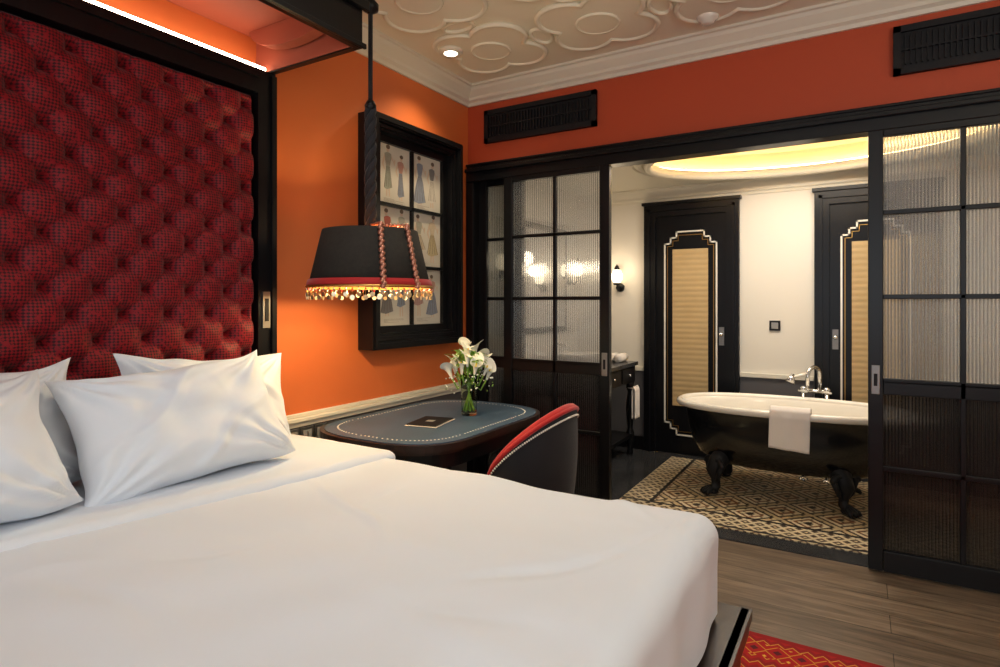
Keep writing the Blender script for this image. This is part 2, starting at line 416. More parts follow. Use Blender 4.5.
GOLDP = mat('gold_blind', srgb(200, 172, 126), .6, var=(9, srgb(184, 156, 110)))
def bdoor(name, x0, x1, hx):
    m = M(); y = BY-.001
    for a, b, z0, z1 in ((x0, x0+.10, 0.008, 2.15), (x1-.10, x1, 0.008, 2.15), (x0+.1, x1-.1, 2.05, 2.15)):
        m.box(a, b, y-.045, y, z0, z1, BLACK)
    for a, b, z0, z1 in ((x0+.03, x0+.055, 0.008, 2.12), (x1-.055, x1-.03, 0.008, 2.12), (x0+.03, x1-.03, 2.095, 2.12)):
        m.box(a, b, y-.06, y-.045, z0, z1, BLACK)
    m.box(x0-.015, x1+.015, y-.065, y, 2.15, 2.175, BLACK)
    m.box(x0+.1, x1-.1, y-.02, y, .008, 2.05, BLACK)
    c = (x0+x1)/2
    def stepped(w, z0, z1, st=.05):
        return [(c-w, z0+2*st), (c-w+st, z0+2*st), (c-w+st, z0+st), (c-w+2*st, z0+st), (c-w+2*st, z0), (c+w-2*st, z0), (c+w-2*st, z0+st), (c+w-st, z0+st), (c+w-st, z0+2*st), (c+w, z0+2*st),
                (c+w, z1-2*st), (c+w-st, z1-2*st), (c+w-st, z1-st), (c+w-2*st, z1-st), (c+w-2*st, z1), (c-w+2*st, z1), (c-w+2*st, z1-st), (c-w+st, z1-st), (c-w+st, z1-2*st), (c-w, z1-2*st)]
    def line(P, wd, mt):
        N = len(P)
        for i in range(N):
            (a, b), (e, f) = P[i], P[(i+1) % N]
            m.box(min(a, e)-wd, max(a, e)+wd, y-.026, y-.019, min(b, f)-wd, max(b, f)+wd, mt)
    line(stepped(.215, .17, 1.91), .0065, PORC)
    line(stepped(.192, .20, 1.88, .046), .0025, GOLD)
    def bl(u, v):
        z = .42+(1.76-.42)*v
        return (c-.148+.296*u, y-.026-.0025*abs(sin(z*pi/.045)), z)
    m.grid(bl, 1, 180, GOLDP)
    m.box(c-.152, c+.152, y-.024, y-.019, .41, 1.77, BLACK)
    m.box(hx-.02, hx+.02, y-.03, y-.015, .95, 1.10, STEEL); m.cyl((hx, y-.03, 1.04), (hx, y-.06, 1.04), .018, .014, CHROME)
    m.build(name, .0)
bdoor('door_5', .711, 1.498, 1.36)
bdoor('door_6', 2.04, 2.83, 2.18)
m = M(); m.box(1.72, 1.80, BY-.012, BY-.001, 1.08, 1.16, BLACK2); m.box(1.735, 1.785, BY-.016, BY-.012, 1.095, 1.145, GREYP); m.build('light_switch', .002)

# ---- bedroom left wall rail / wainscot
m = M()
m.box(.001, .012, -1.66, -.03, 0, .70, GREYW)
m.box(.001, .022, -1.66, -.03, .70, .725, WHITEP); m.box(.001, .036, -1.66, -.03, .725, .745, WHITEP); m.box(.001, .018, -1.66, -.03, .745, .765, WHITEP)
m.build('trim_7', .004)
one('baseboard_left', .012, .03, -1.66, -.03, 0, .12, BLACK)
m = M()
for i in range(4):
    y0 = -1.56+i*.088
    m.box(.012, .022, y0, y0+.082, .612, .694, STEEL)
    m.box(.022, .026, y0+.014, y0+.068, .626, .680, GREYP)
    if i % 2: m.box(.026, .03, y0+.038, y0+.044, .631, .675, STEEL)
m.build('wall_socket_panel', .002)

# ---- picture frame (deep window-like)
m = M(); y0, y1, z0, z1 = -1.065, -.225, 1.045, 2.335
def fr(o_, i_, x0, x1, mt):
    a0, a1, b0, b1 = y0+o_, y1-o_, z0+o_, z1-o_; c0, c1, d0, d1 = y0+i_, y1-i_, z0+i_, z1-i_
    m.box(x0, x1, a0, c0, b0, b1, mt); m.box(x0, x1, c1, a1, b0, b1, mt); m.box(x0, x1, c0, c1, b0, d0, mt); m.box(x0, x1, c0, c1, d1, b1, mt)
fr(0, .045, .001, .11, BLACK); fr(.012, .035, .11, .122, BLACK); fr(.045, .085, .001, .085, BLACK); fr(.085, .125, .001, .045, BLACK); fr(.05, .07, .085, .095, BLACK)
iy0, iy1, iz0, iz1 = y0+.125, y1-.125, z0+.125, z1-.125
m.box(.001, .02, iy0, iy1, iz0, iz1, PAPER)
ym = (iy0+iy1)/2; m.box(.02, .038, ym-.010, ym+.010, iz0, iz1, BLACK)
for k in (1, 2):
    z = iz0+(iz1-iz0)*k/3; m.box(.02, .038, iy0, iy1, z-.010, z+.010, BLACK)
cols = [srgb(206, 160, 146), srgb(150, 160, 178), srgb(206, 190, 150), srgb(178, 174, 160), srgb(198, 160, 156), srgb(168, 174, 160), srgb(220, 204, 176), srgb(140, 138, 138), srgb(184, 100, 88), srgb(232, 226, 214)]
FM = [mat('ink_%d' % i, c, .7, var=(50, tuple(x*.72 for x in c[:3])+(1,))) for i, c in enumerate(cols)]; SK = mat('ink_skin', srgb(216, 194, 172), .7); HR = mat('ink_dark', srgb(112, 96, 84), .7)
LN = mat('ink_pencil', srgb(150, 140, 126), .8)
pw = (iy1-iy0)/2; ph = (iz1-iz0)/3
rr_ = random.Random(11)
for i in range(2):
    for j in range(3):
        for k in range(2):
            cy = iy0+pw*(i+.29+.42*k)+rr_.uniform(-.008, .008); s_ = rr_.uniform(.26, .30); zb = iz0+ph*j+.035+rr_.uniform(0, .02); mt = FM[rr_.randrange(10)]; mt2 = FM[rr_.randrange(10)]
            q = lambda a, b, h: (h, cy+a*s_, zb+b*s_)
            lean = rr_.uniform(-.04, .04); wd = rr_.uniform(.11, .24); hem = rr_.uniform(.04, .26)
            m.prism([(-.05, 0), (-.02, 0), (0, .35), (.03, 0), (.06, 0), (.05, .4), (-.05, .4)], .02, .0206, SK, q)
            m.prism([(-wd+lean, hem), (-.03, hem-.03), (wd+lean*.5, hem+.02), (wd*.6, .45), (.055, .60), (-.05, .60), (-wd*.62, .42)], .02, .0210, mt, q)
            for e_ in (-.95, -.5, 0, .5, .95):
                m.prism([(wd*e_, hem+.02), (wd*e_+.010, hem+.02), (.05*e_+.007, .58), (.05*e_, .58)], .021, .0214, HR, q)
            m.prism([(.055, .60), (.10, .78), (.09, .84), (.03, .86), (-.03, .86), (-.10, .83), (-.09, .75), (-.05, .60)], .02, .0214, mt2, q)
            m.prism([(-.10, .82), (-.17, .62), (-.11, .50), (-.09, .52), (-.13, .62), (-.07, .76)], .02, .0208, SK, q); m.prism([(.10, .82), (.19, .62), (.22, .74), (.19, .75), (.18, .68), (.08, .76)], .02, .0208, SK, q)
            m.prism([(lean+.042*cos(a), .925+.06*sin(a)) for a in [2*pi*t_/10 for t_ in range(10)]], .02, .0216, SK, q)
            m.prism([(lean+.055*cos(a), .965+.045*sin(a)) for a in [2*pi*t_/10 for t_ in range(10)]], .02, .0218, HR, q)
        for e_ in range(4):
            m.box(.02, .0205, iy0+pw*(i+.2), iy0+pw*(i+.2+.5*rr_.random()+.1), iz0+ph*j+.018+e_*.006, iz0+ph*j+.0195+e_*.006, LN)
m.build('picture_frame', .0)

# ------------------------------------------------------------------ headboard
HY0, HY1 = -3.67, -1.67
m = M()
m.box(.001, .09, HY1-.09, HY1, .012, 2.325, BLACK); m.box(.001, .09, HY0, HY0+.09, .012, 2.325, BLACK)
m.box(.001, .09, HY0+.09, HY1-.09, 2.22, 2.325, BLACK)
m.box(.09, .105, HY1-.028, HY1-.004, .012, 2.31, BLACK); m.box(.09, .102, HY0+.09, HY1-.09, 2.285, 2.31, BLACK)
m.box(.001, .03, HY0+.09, HY1-.09, .3, 2.22, BLACK)
m.box(.09, .098, HY1-.072, HY1-.034, 1.19, 1.35, STEEL); m.box(.097, .101, HY1-.062, HY1-.044, 1.22, 1.32, BLACK2)
dx, dz = .165, .180
gy0, gy1, gz0, gz1 = HY0+.09, HY1-.09, .40, 2.22
def tuft(u, v):
    y = gy0+(gy1-gy0)*u; z = gz0+(gz1-gz0)*v
    a = y/dx+z/dz; b = y/dx-z/dz
    ra = a-round(a); rb = b-round(b)
    ca = 1-math.exp(-(ra/.055)**2); cb = 1-math.exp(-(rb/.055)**2)
    dome = abs(sin(pi*a))*abs(sin(pi*b))
    rr = sqrt(ra*ra+rb*rb)
    btn = math.exp(-(rr/.20)**1.35)
    edge = min(1, max(0, min(y-gy0, gy1-y, gz1-z))/.03)
    h = .010*dome+.006*min(ca, cb)-.058*btn
    return (.040+edge**.5*(.050+h)-.034*(1-edge), y, z)
m.grid(tuft, 330, 290, VELVET)
for i in range(-80, 80):
    for j in range(-80, 80):
        y = (i+j)*dx/2; z = (i-j)*dz/2
        if gy0+.04 < y < gy1-.04 and gz0+.05 < z < gz1-.04: m.sph((.036, y, z), .010, VELVET, 8, 6, (.6, 1, 1))
hb = m.build('headboard', .0, recalc=False)

# canopy
m = M(); z0, z1 = 2.326, 2.52; xf = .62
m.box(xf-.03, xf, HY0, HY1, z0, z1, BLACK); m.box(xf, xf+.02, HY0-.02, HY1+.02, z1-.04, z1, BLACK); m.box(xf, xf+.012, HY0, HY1+.012, z0, z0+.02, BLACK)
for y in (HY1-.03, HY0): m.box(.001, xf-.03, y, y+.03, z0, z1, BLACK)
m.box(.001, xf-.035, HY1-.036, HY1-.031, z0+.004, z1, CANRED); m.box(xf-.036, xf-.031, HY0+.04, HY1-.04, z0+.012, z1, CANRED)
m.box(.001, xf-.03, HY0+.03, HY1-.03, z1-.03, z1, CANRED)
arc = [(.30+.26*cos(a), z1-.03-.10*sin(a)) for a in [pi*k/16 for k in range(17)]]
m.prism(arc, HY1-.10, HY1-.045, CANRED, lambda a, b, h: (a, h, b))
for k in range(10):
    cy = HY1-.1-.2*k
    m.prism([(cy+.085*cos(a), z1+.05*sin(a)) for a in [pi*t_/12 for t_ in range(13)]], xf-.02, xf+.005, BLACK, lambda a, b, h: (h, a, b))
m.build('bed_canopy', .003)
m = M(); m.box(.072, .088, HY0+.05, HY1-.05, 2.327, 2.339, LED); m.build('canopy_light_strip')

# ------------------------------------------------------------------ bed
BY0, BY1, BT = -3.66, -1.675, .712
m = M()
FX = 2.05; FT = .43
m.box(.12, 1.98, -3.62, -1.72, .28, .46, BLACK2)
for y0_, y1_ in ((-3.70, -3.62), (-1.72, -1.645)):
    m.box(.12, FX, y0_, y1_, .13, FT, WOODE)
m.box(1.975, FX, -3.62, -1.72, .13, FT, WOODE)
m.box(FX, FX+.02, -3.71, -1.63, FT-.07, FT, WOODE); m.box(FX, FX+.028, -3.715, -1.625, FT-.028, FT, WOODE); m.box(FX, FX+.02, -3.71, -1.63, .13, .19, WOODE)
m.box(.12, FX, -1.645, -1.63, FT-.07, FT, WOODE); m.box(.12, FX, -1.645, -1.63, .13, .19, WOODE)
for x in (.16, 1.93):
    for y in (-3.68, -1.75): m.box(x, x+.09, y, y+.09, .012, .13, BLACK)
def sheet(X0, X1, Y0, Y1, top, r, drop, wr, skew=0, mt=LINEN, nu=200, nv=200):
    ext = r*pi/2+drop
    def fn(u, v):
        p = X0+(X1+ext-X0)*u
        q = Y0-ext+(Y1-Y0+2*ext)*v
        cx = min(max(p, X0), X1-r); cy = min(max(q, Y0+r), Y1-r)
        ex, ey = p-cx, q-cy
        L = sqrt(ex*ex+ey*ey)
        if L < 1e-6: ox = oy = dn = 0
        else:
            if L < r*pi/2: hh, dn = r*sin(L/r), r*(1-cos(L/r))
            else: hh, dn = r, r+min(L-r*pi/2, drop)
            ox, oy = ex/L*hh, ey/L*hh
        x, y = cx+ox, cy+oy
        P = Vector((x*1.6, y*1.6, 0))
        nzv = noise.noise(P)*.45+noise.noise(Vector((x*1.2+y*2.2, x*5-y*2.5, 3)))*.26+noise.noise(Vector((x*3.5, y*11, 7)))*.10
        nzv += .30*max(0, 1-abs(sin((y+.35*x)*5.2+noise.noise(P)*1.5))*7)*noise.noise(Vector((x*2, y*2, 9)))*2
        nzv += .30*max(0, 1-abs(sin((x-.2*y)*4.1+noise.noise(P)*1.2))*9)*noise.noise(Vector((x*2, y*2, 19)))*2
        w_ = wr*nzv
        if dn > r*.6:
            k = (dn-r*.6); fold = sin((x*1.0+y*1.0)*20+noise.noise(P)*4)*.006*min(1, k/.1)
            if L > 0: x += ex/L*fold; y += ey/L*fold
        if skew: x = x+skew*(y-(Y0+Y1)/2)*(max(0, (x-X0)/(X1-X0)))
        return (x, y, top-dn+w_)
    m.grid(fn, nu, nv, mt)
sheet(.13, 2.01, BY0+.01, BY1-.01, BT, .065, .20, .032)
bed = m.build('bed', .003)
m = M()
sheet(.14, .66, BY0-.0, BY1+.0, BT+.022, .03, .035, .014, skew=.16, nu=90, nv=170)
fs_ = m.build('folded_duvet_hem', 0)
fs_.parent = bed

def pillow(name, cx, cy, cz, w_, h_, th, tilt, yaw=0, roll=0, seed=0):
    m = M()
    T = Matrix.Translation((cx, cy, cz)) @ Matrix.Rotation(yaw, 4, 'Z') @ Matrix.Rotation(-tilt, 4, 'Y') @ Matrix.Rotation(roll, 4, 'X')
    for sgn in (1, -1):
        def fn(u, v):
            a = 2*u-1; b = 2*v-1
            yy = w_/2*a*(1-.10*(1-b*b)); zz = h_/2*b*(1-.16*(1-a*a)*(1 if b > 0 else .4))
            t_ = max(0, (1-a**4)*(1-b**4))**.55*(1-.25*a*a*b*b)
            if b < 0: t_ *= 1+.25*(-b)*(1-a*a)
            P = Vector((yy*3, zz*3, seed*5.3+sgn))
            k = th/2*t_*(1+.2*noise.noise(P))
            ca = 0
            for sa in (-1, 1):
                for sb in (-1, 1):
                    da, db = a-sa, b-sb; d = sqrt(da*da+db*db); an = math.atan2(db, da)
                    ca += math.exp(-d*2.0)*sin(an*15+seed*2+sa+sb*2)
            k += t_*.026*ca
            q_ = zz*.8+yy*.5*(1 if seed % 2 else -1)+.05*noise.noise(Vector((yy*4, zz*4, seed)))
            k += t_*.014*(1-min(1, abs(sin(q_*17+seed))*2.2))
            k += t_*.020*noise.noise(Vector((yy*7+zz*4, zz*10-yy*5, seed*2+9)))
            yy += .012*noise.noise(Vector((b*2, seed, 1))); zz += .02*noise.noise(Vector((a*2, seed, 5)))
            return T @ Vector((sgn*k, yy, zz))
        m.grid(fn, 90, 66, PILLOWM)
    return m.build(name, recalc=True)
pillow('pillow', .235, -2.07, .925, .68, .38, .15, radians(16), 0, radians(-4), 1)
pillow('pillow', .43, -2.30, .915, .68, .42, .20, radians(30), radians(-8), radians(5), 2)
pillow('pillow', .235, -2.89, .925, .76, .38, .15, radians(16), 0, radians(3), 3)
pillow('pillow', .44, -3.01, .920, .74, .41, .21, radians(30), radians(5), radians(2), 4)

# ------------------------------------------------------------------ rug
m = M(); m.box(1.45, 3.7, -4.2, -.93, .001, .011, RUG); m.build('area_rug')

# ------------------------------------------------------------------ desk
def race(x0, x1, y0, y1, n=24, e=2.7):
    r = (x1-x0)/2; cx = (x0+x1)/2; P = []; ry = r*.82
    sg = lambda v: math.copysign(abs(v)**(2/e), v)
    for k in range(n+1): a = pi*k/n; P.append((cx+r*sg(cos(a)), y1-ry+ry*sg(sin(a))))
    for k in range(n+1): a = pi+pi*k/n; P.append((cx+r*sg(cos(a)), y0+ry+ry*sg(sin(a))))
    return P
m = M(); DZ = .70
m.prism(race(.04, .86, -1.53, -.36), DZ-.035, DZ-.004, WOODE)
m.prism(race(.06, .84, -1.51, -.38), DZ-.03, DZ, NAVY)
m.prism(race(.085, .815, -1.485, -.405), DZ-.12, DZ-.035, BLACK)
m.prism(race(.07, .83, -1.50, -.39), DZ-.055, DZ-.035, WOODE)
P = race(.115, .785, -1.455, -.435, 44)
for i in range(len(P)):
    a = Vector(P[i]); b = Vector(P[(i+1) % len(P)]); L = (b-a).length; k = max(1, int(L/.022))
    for q in range(k):
        c = a.lerp(b, q/k); m.sph((c.x, c.y, DZ), .0050, PORC, 6, 4, (1, 1, .5))
for (x, y) in ((.2, -1.26), (.72, -1.26), (.2, -.64), (.72, -.64)):
    sx = -1 if x < .5 else 1; sy = -1 if y < -1 else 1
    pts = [(x, y, DZ-.12), (x+.03*sx, y+.02*sy, .48), (x+.01*sx, y, .30), (x-.04*sx, y-.03*sy, .14), (x, y, .05), (x+.03*sx, y+.02*sy, .015)]
    m.tube(pts, [.035, .034, .024, .018, .018, .024], BLACK, 10)
m.prism([(.25+0, -1.2), (.69, -1.2), (.69, -.74), (.25, -.74)], .13, .15, BLACK)
m.build('writing_desk', .0)
m = M()
T = Matrix.Translation((.50, -1.07, DZ+.003)) @ Matrix.Rotation(radians(12), 4, 'Z')
m.box(-.085, .085, -.115, .115, 0, .003, PORC, T); m.box(-.078, .078, -.108, .108, .003, .008, BLACK2, T); m.box(-.02, .02, -.02, .02, .008, .0085, GREYP, T)
m.build('tablet', .001)

# ------------------------------------------------------------------ vase with calla lilies
m = M(); vx, vy = .55, -.80; vz = DZ+.0015
m.lathe([(0, .002), (.040, .002), (.042, .01), (.042, .05), (.043, .14), (.048, .22), (.045, .22), (.040, .14), (.039, .05), (.039, .016), (0, .014)], (vx, vy, vz), GLASSV, 28)
rnd = random.Random(3)
heads = [(0, 0, .38), (.07, .05, .33), (-.06, .05, .35), (.08, -.05, .31), (-.07, -.05, .32), (.0, -.09, .31), (.02, .10, .32), (.045, 0, .39), (-.035, .02, .40), (.11, .02, .30), (-.11, -.01, .30), (.04, -.08, .35), (-.09, -.08, .28), (.09, .09, .27)]
def calla(c, d, L):
    c = Vector(c); d = Vector(d).normalized(); Q = d.to_track_quat('Z', 'Y'); ro = rnd.random()*6
    def fn(u, v):
        a = 2*pi*v; lip = (.5+.5*cos(a))
        r = L*(.06+.12*u+.22*u**4*(.6+.6*lip)); z = L*(u*(.72+.6*lip**2)-.10*u**6)
        p = Vector((r*cos(a+ro), r*sin(a+ro), z)); return c+Q @ p
    m.grid(fn, 8, 16, PETAL)
    m.cyl(c+d*L*.15, c+d*L*.72, .004, .004, YEL, 6)
for (ax, ay, az) in heads:
    base = Vector((vx+ax*.75, vy+ay*.75, vz+az-.085)); dr = Vector((ax*3+rnd.uniform(-.1, .2), ay*3-rnd.uniform(0, .25), 1.1))
    m.tube([(vx-ax*.25, vy-ay*.25, vz+.02), (vx+ax*.12, vy+ay*.12, vz+.17), (vx+ax*.5, vy+ay*.5, vz+az-.14), base+dr.normalized()*.01], .0045, GREEN, 6)
    calla(base, dr, rnd.uniform(.08, .10))
for i in range(110):
    a = rnd.random()*2*pi; r = .14*sqrt(rnd.random()); h = .31-r*.9+rnd.uniform(-.06, .03)
    m.sph((vx+r*cos(a), vy+r*sin(a), vz+h), rnd.uniform(.003, .005), PETAL if i % 3 else GREEN, 6, 4)
for i in range(60):
    a = rnd.random()*2*pi; L = rnd.uniform(.05, .12); b0 = Vector((vx+.03*cos(a), vy+.03*sin(a), vz+rnd.uniform(.20, .28)))
    def fn(u, v):
        w_ = .014*sin(pi*u)*(v-.5)*2
        return b0+Vector((cos(a)*L*u-sin(a)*w_, sin(a)*L*u+cos(a)*w_, .07*sin(2.2*u)))
    m.grid(fn, 6, 2, GREEN)
m.build('flower_vase', recalc=False)

# ------------------------------------------------------------------ chair
m = M(); cx, cy = .985, -.98; R = .215
def topz(th):
    k = cos(min(abs(th), 1)*pi/2); return .545+.275*(k**.8)
def shell_xy(th, off):
    A = radians(98)*th; rr = R+off
    return cx+rr*cos(A)*1.0, cy+rr*sin(A)*1.06
NN = 48
def outf(u, v):
    th = 2*u-1; x, y = shell_xy(th, .03*sin(pi*v)*.5+.03*v); return (x, y, .30+(topz(th)-.30)*v)
def inf(u, v):
    th = 2*u-1; x, y = shell_xy(th, -.04+.03*v); return (x, y, .30+(topz(th)-.30)*v)
m.grid(outf, NN, 10, CHAIRF); m.grid(inf, NN, 10, CHAIRF)
for u in (0, 1):
    vs = [outf(u, k/10) for k in range(11)]+[inf(u, k/10) for k in range(11)]
    m.add(vs, [(k, k+1, 12+k, 11+k) for k in range(10)], CHAIRF)
rim = []
for k in range(NN+1):
    a = Vector(outf(k/NN, 1)); b = Vector(inf(k/NN, 1)); rim.append((a+b)/2+Vector((0, 0, .002)))
m.tube([Vector((rim[0].x, rim[0].y, .32)), Vector((rim[0].x, rim[0].y, .45))]+rim+[Vector((rim[-1].x, rim[-1].y, .45)), Vector((rim[-1].x, rim[-1].y, .32))], .022, RED, 10)
edge = [Vector(outf(k/NN, 1))+Vector((0, 0, .004)) for k in range(NN+1)]
m.tube([Vector((edge[0].x, edge[0].y, .32))]+edge+[Vector((edge[-1].x, edge[-1].y, .32))], .010, RED, 8)
for k in range(0, 97):
    a = Vector(outf(k/96, .945)); d = (a-Vector((cx, cy, a.z))).normalized(); m.sph(a+d*.004, .0052, PORC, 6, 4)
m.lathe([(0, .34), (.18, .34), (.195, .37), (.195, .42), (.18, .455), (0, .465)], (cx-.03, cy, 0), CHAIRF, 32)
m.lathe([(0, .27), (.195, .27), (.195, .34), (0, .34)], (cx-.01, cy, 0), WOODE, 32, False)
for a in (45, 135, 225, 315):
    x, y = cx-.02+.15*cos(radians(a)), cy+.15*sin(radians(a)); m.cyl((x, y, .28), (x+.05*cos(radians(a)), y+.05*sin(radians(a)), .0), .022, .013, BLACK, 10)
m.build('armchair', recalc=True)

# ------------------------------------------------------------------ pendant lamp
m = M(); lx, ly = .512, -1.51
zt, zb = 1.608, 1.365; rt, rb = .200, .262
m.lathe([(rt, zt), (rt+.004, zt+.004), (rb, zb), (rb-.004, zb-.002)], (lx, ly, 0), SHADE, 56)
m.lathe([(rb-.004, zb-.002), (rt-.004, zt)], (lx, ly, 0), SHADEIN, 56)
m.tube([(lx+rt*cos(a), ly+rt*sin(a), zt) for a in [2*pi*k/48 for k in range(48)]], .005, BLACK, 6, True, up=(0, 0, 1))
m.lathe([(rb-.003, zb+.036), (rb+.001, zb+.030), (rb+.006, zb+.012), (rb+.003, zb+.008)], (lx, ly, 0), RED, 56)
m.tube([(lx+(rb+.004)*cos(a), ly+(rb+.004)*sin(a), zb+.004) for a in [2*pi*k/56 for k in range(56)]], .006, GOLD, 6, True, up=(0, 0, 1))
for k in range(64):
    a = 2*pi*k/64; x, y = lx+(rb+.004)*cos(a), ly+(rb+.004)*sin(a); h = .022+.012*(k % 2)
    m.cyl((x, y, zb), (x, y, zb-h), .0015, .0015, GOLD, 4)
    T = Matrix.Rotation(a+.3*sin(k*2.3), 4, 'Z') @ Matrix.Rotation(pi/2, 4, 'Y')
    m.lathe([(0, -.0015), (.0095, -.0015), (.0095, .0015), (0, .0015)], (x, y, zb-h-.008), COIN, 10, False, T=T)
    m.sph((x, y, zb-.008), .004, RED if k % 2 else PORC, 6, 4)
for k in range(3):
    a = 2*pi*k/3; m.cyl((lx, ly, zt+.02), (lx+rt*cos(a), ly+rt*sin(a), zt), .003, .003, BLACK, 6)
for ang in (-36, -3, 145, 178):
    a = radians(ang)
    for k in range(22):
        q = k/21; r = rt+.014+(rb-rt)*q; z = zt+.012-(zt-zb+.01)*q
        m.sph((lx+r*cos(a+.012*(-1)**k), ly+r*sin(a+.012*(-1)**k), z), .011, BEAD, 8, 6)
    for k in range(9):
        q = k/8; r = (rt+.014)*(1-q)+.03*q; m.sph((lx+r*cos(a), ly+r*sin(a), zt+.014+.012*q), .009, BEAD, 8, 6)
m.sph((lx, ly, 1.50), .035, BULB, 16, 12); m.cyl((lx, ly, 1.53), (lx, ly, 1.64), .018, .018, BLACK, 12)
for ph_ in (0, 2*pi/3, 4*pi/3):
    m.tube([(lx+.013*cos(k*.5+ph_), ly+.013*sin(k*.5+ph_), 1.62+k*.0135) for k in range(40)], .0145, CHAIRF, 8)
m.cyl((lx, ly, 2.14), (lx, ly, 2.58), .010, .010, CHAIRF, 10)
m.lathe([(0, 2.13), (.022, 2.14), (.026, 2.16), (.016, 2.18), (0, 2.19)], (lx, ly, 0), BLACK, 16)
m.cyl((lx, ly, 2.56), (lx, ly, CH-.01), .009, .009, CHAIRF, 10)
m.lathe([(.01, 2.56), (.034, 2.575), (.036, 2.60), (.018, 2.62), (.01, 2.63)], (lx, ly, 0), BLACK, 18)
m.lathe([(.0, CH-.05), (.04, CH-.05), (.06, CH-.02), (.06, CH), (0, CH)], (lx, ly, 0), BLACK, 24)
m.build('pendant_lamp', recalc=False)

# ------------------------------------------------------------------ bathtub
m = M(); tx, ty = 1.92, .98; LA, LB = .71, .375
def sup(a, b, z, dx_=0, n=64, e=2.35):
    out = []
    for i in range(n):
        th = 2*pi*i/n; c, s_ = cos(th), sin(th)
        out.append((tx+dx_+a*math.copysign(abs(c)**(2/e), c), ty+b*math.copysign(abs(s_)**(2/e), s_), z))
    return out
def loft(R_, mt, cap=True):
    n = len(R_[0]); vs = [p for r in R_ for p in r]
    fs = [(k*n+i, k*n+(i+1) % n, (k+1)*n+(i+1) % n, (k+1)*n+i) for k in range(len(R_)-1) for i in range(n)]
    if cap: fs.append(tuple((len(R_)-1)*n+i for i in range(n)))
    m.add(vs, fs, mt, True)
RZ = .60
loft([sup(LA-.02, LB-.02, RZ-.02), sup(LA-.05, LB-.045, RZ-.06), sup(LA-.065, LB-.055, .46), sup(LA-.095, LB-.075, .34), sup(LA-.15, LB-.11, .25), sup(LA-.24, LB-.17, .20), sup(LA-.36, LB-.25, .18)], TUBB)
loft([sup(LA-.03, LB-.03, RZ), sup(LA-.055, LB-.055, RZ-.03), sup(LA-.09, LB-.08, .45), sup(LA-.13, LB-.10, .33), sup(LA-.21, LB-.15, .26), sup(LA-.34, LB-.24, .235)], PORC)
P = sup(LA-.012, LB-.012, RZ-.006)
m.tube(P, .024, PORC, 12, True, up=(0, 0, 1))
def foot(x, y, sx, sy):
    d = Vector((sx*.75, sy*.66, 0))
    b = Vector((x, y, 0)); z = Vector((0, 0, 1))
    pts = [b-d*.03+z*.27, b+d*.02+z*.22, b+d*.055+z*.165, b+d*.035+z*.11, b+d*.03+z*.06, b+d*.06+z*.038]
    m.tube(pts, [.062, .060, .045, .030, .030, .036], BLACK2, 12)
    for k in (-1, 0, 1):
        t_ = Matrix.Rotation(k*.5, 3, 'Z') @ d
        m.tube([b+d*.04+z*.045, b+d*.05+t_*.03+z*.044, b+d*.05+t_*.065+z*.03, b+d*.05+t_*.08+z*.014], [.016, .019, .017, .010], BLACK2, 8)
    m.sph(b+d*.05+z*.025, .032, BLACK2, 12, 8, (1, 1, .6))
    s = Vector((-d.y, d.x, 0))
    for k in (-1, 1):
        sc = []
        for q in range(16):
            a = q/15*4.6; r = .052*(1-q/20)
            sc.append(b+d*.045+s*k*(.05+r*cos(a)*1.0)+z*(.20+r*sin(a)))
        m.tube(sc, [.018-.0006*q for q in range(16)], BLACK2, 8)
        m.tube([b+s*k*.03+z*.24+d*.03, b+s*k*.09+z*.21+d*.04, b+s*k*.05+z*.13+d*.045, b+s*k*.01+z*.08+d*.035], [.012, .022, .016, .008], BLACK2, 8)
for sx in (-1, 1):
    for sy in (-1, 1): foot(tx+sx*(.39 if sx < 0 else .31), ty+sy*.20, sx, sy)
for v in range(len(m.v)):
    a, b, c = m.v[v]; m.v[v] = (a, b, c+.0085)
tub = m.build('clawfoot_bathtub', recalc=True)
m = M()
prof = [(-.040, .40), (-.041, .46), (-.039, .54), (-.038, .59), (-.028, .628), (0, .648), (.03, .644), (.056, .61), (.070, .56), (.078, .51)]
def tw(u, v):
    k = v*(len(prof)-1); i = min(int(k), len(prof)-2); f_ = k-i
    a = prof[i][0]*(1-f_)+prof[i+1][0]*f_; z = prof[i][1]*(1-f_)+prof[i+1][1]*f_
    x = 1.86+.225*u+.012*(v-.5)
    yb = ty-LB*(1-abs((x-tx)/LA)**2.35)**(1/2.35)
    return (x, yb+.012+a+.004*sin(u*12+v*3)-.003, z+.0085-.015*u*(1 if v < .3 else 0))
m.grid(tw, 24, 36, TOWEL); m.build('bath_towel', solid=.010)
# faucet
m = M(); fx, fy = 2.06, 1.435
for dx_ in (-.075, .075):
    m.cyl((fx+dx_, fy, .009), (fx+dx_, fy, .66), .013, .013, CHROME, 12); m.lathe([(0, .009), (.035, .009), (.03, .02), (.013, .03)], (fx+dx_, fy, 0), CHROME, 18)
    m.sph((fx+dx_, fy, .67), .024, CHROME); m.cyl((fx+dx_-.03, fy-.02, .66), (fx+dx_+.03, fy-.06, .66), .007, .007, PORC, 8)
m.cyl((fx-.08, fy, .66), (fx+.08, fy, .66), .016, .016, CHROME, 12)
arc = [(fx+.03, fy, .67), (fx+.03, fy, .78)]+[(fx+.03-.035+.035*cos(a), fy-.06+.06*cos(a), .78+.06*sin(a)) for a in [pi*k/10 for k in range(1, 11)]]+[(fx-.04, fy-.12, .71)]
m.tube(arc, .014, CHROME, 12)
m.tube([(fx-.05, fy, .67), (fx-.05, fy, .76), (fx-.06, fy-.02, .78)], .009, CHROME, 8)
